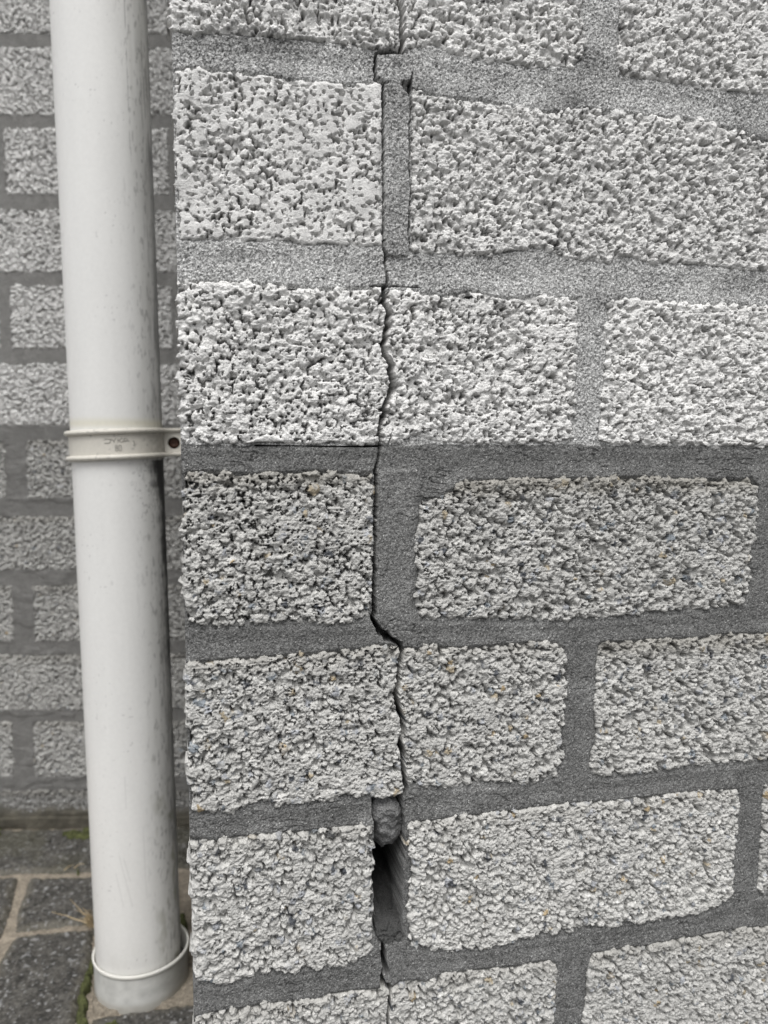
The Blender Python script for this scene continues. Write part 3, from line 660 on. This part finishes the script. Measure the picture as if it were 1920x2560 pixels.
# ------------------------------------------------------------------ downpipe
PR = 0.040; PX0, PY0, LEAN = -0.0830, 0.745, -0.0100       # axis at lens height, drift in x per metre up
def pipe_axis(zr): return PX0 + LEAN * zr                  # zr relative to the lens
pipe = thing('drain_pipe', 'tall white plastic downpipe with black grime down its right side', 'downpipe', (pipe_axis(-CAMZ), PY0, 0))
def pipe_body():
    seg = 300; zs = np.concatenate([np.arange(-CAMZ + .006, .46, .0011), np.linspace(.47, 1.9, 20)])
    ph = np.linspace(-math.pi, math.pi, seg, endpoint=False)         # 0 faces the camera
    PH, Z = np.meshgrid(ph, zs)
    fa = math.atan2(PX0, PY0)                                       # bearing of the pipe from the lens
    ax = pipe_axis(Z)
    a = PH
    dirx = np.sin(a) * math.cos(fa) + (-math.sin(fa)) * np.cos(a)
    diry = np.sin(a) * (-math.sin(fa)) - math.cos(fa) * np.cos(a)
    co = np.stack([ax + PR * dirx, PY0 - .018 * Z + PR * diry, Z + CAMZ], -1).reshape(-1, 3)
    sx = np.sin(PH); U = PH * PR * 1000; V = Z * 1000
    front = (np.cos(PH) > -.2)
    C = np.ones(PH.shape)[..., None] * np.array([.745, .742, .728])
    wash = fnoise(U, V * .15, 9, 1001, 3)
    C = C * (1 + .025 * wash + .02 * fnoise(U, V * .3, 30, 1002, 2))[..., None]
    # grey film: dirt runs, with shade on the wall side worked into the colour
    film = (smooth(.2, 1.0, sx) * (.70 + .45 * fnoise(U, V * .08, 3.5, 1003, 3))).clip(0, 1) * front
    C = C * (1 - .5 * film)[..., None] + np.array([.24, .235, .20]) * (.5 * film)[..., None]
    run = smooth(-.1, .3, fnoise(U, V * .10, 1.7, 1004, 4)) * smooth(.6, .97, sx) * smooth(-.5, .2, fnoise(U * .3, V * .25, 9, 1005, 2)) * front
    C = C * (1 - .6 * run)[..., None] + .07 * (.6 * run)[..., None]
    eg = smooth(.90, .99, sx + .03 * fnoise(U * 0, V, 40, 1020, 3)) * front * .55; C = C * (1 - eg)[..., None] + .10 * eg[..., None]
    fl = smooth(.26, .5, fnoise(U, V * .35, 2.4, 1006, 3)) * smooth(.1, .8, sx) * front
    C = C * (1 - .45 * fl)[..., None] + .09 * (.45 * fl)[..., None]
    sp = smooth(.80, .92, vnoise(U, V, 2.0, 1007)) * smooth(-.2, .6, vnoise(U, V, 30, 1008)) * .35
    C = C * (1 - sp)[..., None] + .12 * sp[..., None]
    # black soot running down below the clamp
    zc = -0.012; k = (zc - Z) / .17
    lim = 39 + 17 * smooth(0, .25, k) + 8 * smooth(.3, 1, k) + 9 * fnoise(U * .0 + 3, V, 7, 1009, 4)
    soot = smooth(lim - 7, lim + 14, np.degrees(PH) + 9 * fnoise(U, V * .4, 3, 1010, 3)) * (PH < 2.2) * (Z < zc) * (1 - smooth(.9, 1.6, k)) * front
    C = C * (1 - .95 * soot)[..., None] + .02 * (.95 * soot)[..., None]
    # specks of soot just under the clamp
    s2 = smooth(.35, .6, fnoise(U, V, 2.2, 1011, 3)) * smooth(0, .7, sx) * (Z < zc) * (1 - smooth(0, .10, zc - Z)) * front
    C = C * (1 - .8 * s2)[..., None] + .04 * (.8 * s2)[..., None]
    # a line where water runs
    ln = np.exp(-((sx - .50 - .01 * vnoise(U * 0, V, 60, 1012)) / .008) ** 2) * smooth(.15, .33, Z) * smooth(-.3, .3, vnoise(U * 0, V, 8, 1013)) * front * .6
    C = C * (1 - ln)[..., None] + .12 * ln[..., None]
    # greenish dirt near the foot
    gd = smooth(.1, .6, fnoise(U, V * .5, 11, 1014, 4)) * smooth(.25, .85, sx) * (1 - smooth(-.36, -.22, Z)) * front
    C = C * (1 - .6 * gd)[..., None] + np.array([.15, .15, .075]) * (.6 * gd)[..., None]
    ft = (1 - smooth(-.53, -.45, Z)) * (.45 + .3 * fnoise(U, V, 12, 1015, 3))
    ft = ft.clip(0, 1); C = C * (1 - .6 * ft)[..., None] + np.array([.30, .28, .21]) * (.6 * ft)[..., None]
    # scratches near the foot
    for u0, v0, u1, v1 in [(-14, -375, -4, -425), (-10, -378, -5, -400), (-18, -392, -12, -425), (-6, -300, -6, -330), (8, -350, 9, -420)]:
        t = np.clip(((U - u0) * (u1 - u0) + (V - v0) * (v1 - v0)) / ((u1 - u0) ** 2 + (v1 - v0) ** 2), 0, 1)
        d = np.hypot(U - u0 - t * (u1 - u0), V - v0 - t * (v1 - v0)); q = (.17 * np.exp(-(d / .5) ** 2))
        C = C * (1 - q)[..., None] + .2 * q[..., None]
    # cream tide mark above the clamp
    cr = np.exp(-((Z - .020) / .004) ** 2) * .5
    C = C * (1 - cr)[..., None] + np.array([.62, .58, .42]) * cr[..., None]
    n = len(zs); i, k = np.meshgrid(np.arange(n - 1), np.arange(seg), indexing='ij')
    a_ = i * seg + k; b_ = i * seg + (k + 1) % seg
    fc = np.stack([a_, b_, b_ + seg, a_ + seg], -1).reshape(-1, 4)
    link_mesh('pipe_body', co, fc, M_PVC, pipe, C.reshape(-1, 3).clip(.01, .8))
pipe_body()
adopt(pipe)

# socket the pipe stands in
sock = thing('drain_socket', 'grey plastic drain socket with a pale rim holding the foot of the pipe', 'drain socket', (pipe_axis(-CAMZ) + .002, PY0, 0))
def sock_part(nm, prof, fn):
    co, fc, c = lathe(prof, 160)
    c = fn(co); co = co + np.array([pipe_axis(-.5) + .0022, PY0 + .010, 0])
    return link_mesh(nm, co, fc, M_PVC, sock, c)
def sc1(co):
    n = fnoise(np.arctan2(co[:, 1], co[:, 0])[None] * 43, co[:, 2][None] * 1000, 7, 1101, 3)[0]
    c = np.array([.52, .52, .50]) * (1 + .22 * n)[:, None]
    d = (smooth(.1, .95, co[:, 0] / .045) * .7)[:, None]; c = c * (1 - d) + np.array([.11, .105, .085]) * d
    l = (1 - smooth(.000, .006, co[:, 2]))[:, None] * .4; return c * (1 - l) + np.array([.25, .22, .17]) * l
HS = .0325
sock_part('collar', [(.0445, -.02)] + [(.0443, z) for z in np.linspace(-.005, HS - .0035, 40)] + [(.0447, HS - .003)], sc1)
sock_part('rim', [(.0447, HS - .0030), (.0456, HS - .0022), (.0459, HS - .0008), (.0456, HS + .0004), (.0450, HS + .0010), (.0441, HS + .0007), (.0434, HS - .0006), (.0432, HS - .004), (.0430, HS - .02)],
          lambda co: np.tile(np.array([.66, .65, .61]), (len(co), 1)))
adopt(sock)

# clamp ----------------------------------------------------------------
ZC = CAMZ + 0.0015
TL = math.radians(2.3)
clamp = thing('pipe_clamp', 'cream plastic pipe clamp with raised ribs and moulded lettering, around the white pipe', 'pipe clamp', (pipe_axis(0), PY0, ZC))
def cl_place(co):
    co = np.array(co, float); x, y, z = co[:, 0], co[:, 1], co[:, 2]
    return np.stack([x * math.cos(TL) - z * math.sin(TL) + pipe_axis(0), y + PY0, x * math.sin(TL) + z * math.cos(TL) + ZC], 1)
CC = np.array([.60, .575, .52])
def cl_col(co):
    U = np.arctan2(co[:, 0], -co[:, 1])[None] * 42; V = co[:, 2][None] * 1000
    c = CC * (1 + .05 * fnoise(U, V, 8, 1201, 3)[0])[:, None]
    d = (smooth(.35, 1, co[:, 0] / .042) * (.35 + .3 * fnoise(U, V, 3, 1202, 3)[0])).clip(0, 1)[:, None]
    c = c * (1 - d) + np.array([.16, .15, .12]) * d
    s = smooth(.7, .85, vnoise(U, V, 2.2, 1203)[0])[:, None] * .4
    return c * (1 - s) + .12 * s
RBD = .0418; HB = .0118
co, fc, c = lathe([(.0400, -HB)] + [(RBD, z) for z in np.linspace(-HB, HB, 26)] + [(.0400, HB)], 220)
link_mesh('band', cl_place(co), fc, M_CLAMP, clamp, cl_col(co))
YF = -.006
for sgn in (-1, 1):
    th = np.linspace(0, 2 * math.pi, 12, endpoint=False)
    prof = [(.0431 + .0019 * math.cos(t), sgn * (HB - .0006) + .0023 * math.sin(t)) for t in list(th) + [0]]
    ring = lathe(prof, 220)
    bar = tube([(.034, YF - .020, sgn * (HB - .0006)), (.040, YF - .009, sgn * (HB - .0006)), (.0445, YF - .003, sgn * (HB - .0006)), (.050, YF - .001, sgn * (HB - .0006)), (.0670, YF - .001, sgn * (HB - .0006))], .0019, 12)
    co, fc, c = merge([ring, bar]); link_mesh('rib', cl_place(co), fc, M_CLAMP, clamp, cl_col(co) if sgn < 2 else c)
def flange():
    hx, hz, hr = .0502, -.0005, .0055; x0, x1, z0, z1 = .0405, .0682, -HB + .0012, HB - .0012
    n = 64; co, fc = [], []
    for (yy, shrink) in ((YF, 0), (YF + .003, 0)):
        for k in range(n):
            t = 2 * math.pi * k / n; c, s = math.cos(t), math.sin(t)
            m = min(((x1 if c > 0 else x0) - hx) / c if abs(c) > 1e-6 else 9, ((z1 if s > 0 else z0) - hz) / s if abs(s) > 1e-6 else 9)
            co.append((hx + c * hr, yy, hz + s * hr)); co.append((hx + c * m, yy, hz + s * m))
    for k in range(n):
        a, b = 2 * k, 2 * ((k + 1) % n); o = 2 * n
        fc += [[a, a + 1, b + 1, b], [o + a, o + b, o + b + 1, o + a + 1], [a, b, o + b, o + a], [a + 1, o + a + 1, o + b + 1, b + 1]]
    co = np.array(co)
    fl = link_mesh('flange', cl_place(co), fc, M_CLAMP, clamp, np.tile(CC * .95, (len(co), 1)), False)
    # cup behind the hole and the rusty screw head in it
    pr = [(.0049, 0), (.0049, .004), (.0, .004)]
    cc, ff, _ = lathe([(.0056, .0), (.0056, .005), (.0001, .005)], 32)
    cc = np.stack([cc[:, 0] + hx, cc[:, 2] + YF + .003, cc[:, 1] + hz], 1)
    link_mesh('screw_cup', cl_place(cc), ff, M_CLAMP, fl, np.tile(np.array([.10, .07, .05]), (len(cc), 1)))
    cc, ff, _ = lathe([(.0046, .0), (.0046, .0012), (.0036, .0020), (.0022, .0026), (.0020, .0014), (.0001, .0013)], 32)
    cc = np.stack([cc[:, 0] + hx, YF + .0065 - cc[:, 2], cc[:, 1] + hz], 1)
    s_ = link_mesh('screw', cl_place(cc), ff, M_CLAMP, fl, np.tile(np.array([.075, .035, .022]), (len(cc), 1)))
flange()
def lettering():
    k = 1 / 16.59 / 1920 * .705                                   # traced strokes -> metres on the band
    fa = math.atan2(pipe_axis(0), PY0)
    cx = (287 - 240) * 16.59; cz = (1111 - 1080) * 16.59
    S = [[(285,330),(330,302),(460,296),(535,322),(520,400),(490,440),(440,452),(285,462)],
         [(545,300),(600,345),(640,372)],[(745,275),(690,330),(652,380),(640,455)],
         [(805,285),(795,360),(780,450)],[(945,268),(880,330),(825,368),(880,400),(930,450)],
         [(930,452),(985,410),(1030,330),(1068,275),(1120,320),(1175,365),(1212,425)],[(985,412),(1080,398),(1185,375)],
         [(690,570),(725,552),(765,562),(772,610),(752,650),(700,655),(686,615),(690,570)],[(700,658),(752,655),(778,700),(770,755),(728,775),(690,755),(684,705),(700,658)],
         [(822,565),(862,550),(902,566),(910,660),(903,755),(862,775),(822,758),(816,660),(822,565)],
         [(1352,405),(1382,408),(1402,470),(1400,545),(1372,575),(1340,572)],[(1336,715),(1352,722)]]
    parts = []
    for st in S:
        p = []
        for i in range(len(st) - 1):
            for t in np.linspace(0, 1, 4, endpoint=False): p.append((st[i][0] * (1 - t) + st[i + 1][0] * t, st[i][1] * (1 - t) + st[i + 1][1] * t))
        p.append(st[-1]); p = np.array(p, float)
        ux = (p[:, 0] - cx) * k; uz = -(p[:, 1] - cz) * k + (p[:, 0] - cx) * k * .0
        a = np.arcsin(np.clip(ux / RBD, -.95, .95))
        R_ = RBD + .0001
        dx = np.sin(a) * math.cos(fa) - math.sin(fa) * np.cos(a); dy = -np.sin(a) * math.sin(fa) - math.cos(fa) * np.cos(a)
        parts.append(tube(np.stack([dx * R_, dy * R_, uz], 1), .00034, 6, CC * .5))
    co, fc, c = merge(parts); link_mesh('lettering', cl_place(co), fc, M_CLAMP, clamp, c)
lettering()
adopt(clamp)

# ------------------------------------------------------------------ dry plants
def on_ground(px, py):
    m = GROUND.mm(px, py); return np.array([m[0] / 1000, m[1] / 1000, 0.0])
def straw(name, label, blades):
    parts = []
    rg = np.random.default_rng(5)
    for p0, p1, h, r in blades:
        a, b = on_ground(*p0), on_ground(*p1); t = np.linspace(0, 1, 12)[:, None]
        w_ = np.array([rg.normal(0, .0012, 2).tolist() + [0] for _ in range(12)]) * t * (1 - t) * 3
        p = a + (b - a) * t + w_; p[:, 2] = .001 + h * np.sin(np.pi * t[:, 0] * .62)
        parts.append(tube(p, r * (1 - .75 * t[:, 0]), 5, np.array([.42, .33, .20]) * rg.uniform(.6, 1.15)))
    co, fc, c = merge(parts); o = link_mesh(name, co, fc, M_PLANT, None, c)
    o['label'] = label; o['category'] = 'dry plant'; return o
rg = np.random.default_rng(3)
bl = [((236, 2322), (176, 2262), .006, .0007), ((234, 2316), (129, 2290), .004, .0007), ((238, 2318), (186, 2296), .010, .0005)]
for k in range(70):
    a = rg.uniform(0, 6.28); r_ = rg.uniform(4, 30)
    p0 = (228 + rg.normal(0, 5), 2312 + rg.normal(0, 4))
    bl.append((p0, (p0[0] - abs(r_ * math.cos(a)) * 1.0, p0[1] + r_ * .55 * math.sin(a)), rg.uniform(.003, .013), rg.uniform(.0002, .00045)))
straw('dry_grass_tuft', 'tuft of dry straw coloured grass in the joint at the left of the pipe', bl)
straw('fallen_twig', 'thin pale dry twig arching over the joint at the foot of the rear wall', [((160, 2178), (186, 2171), .004, .0006), ((186, 2172), (213, 2178), .008, .0006)])
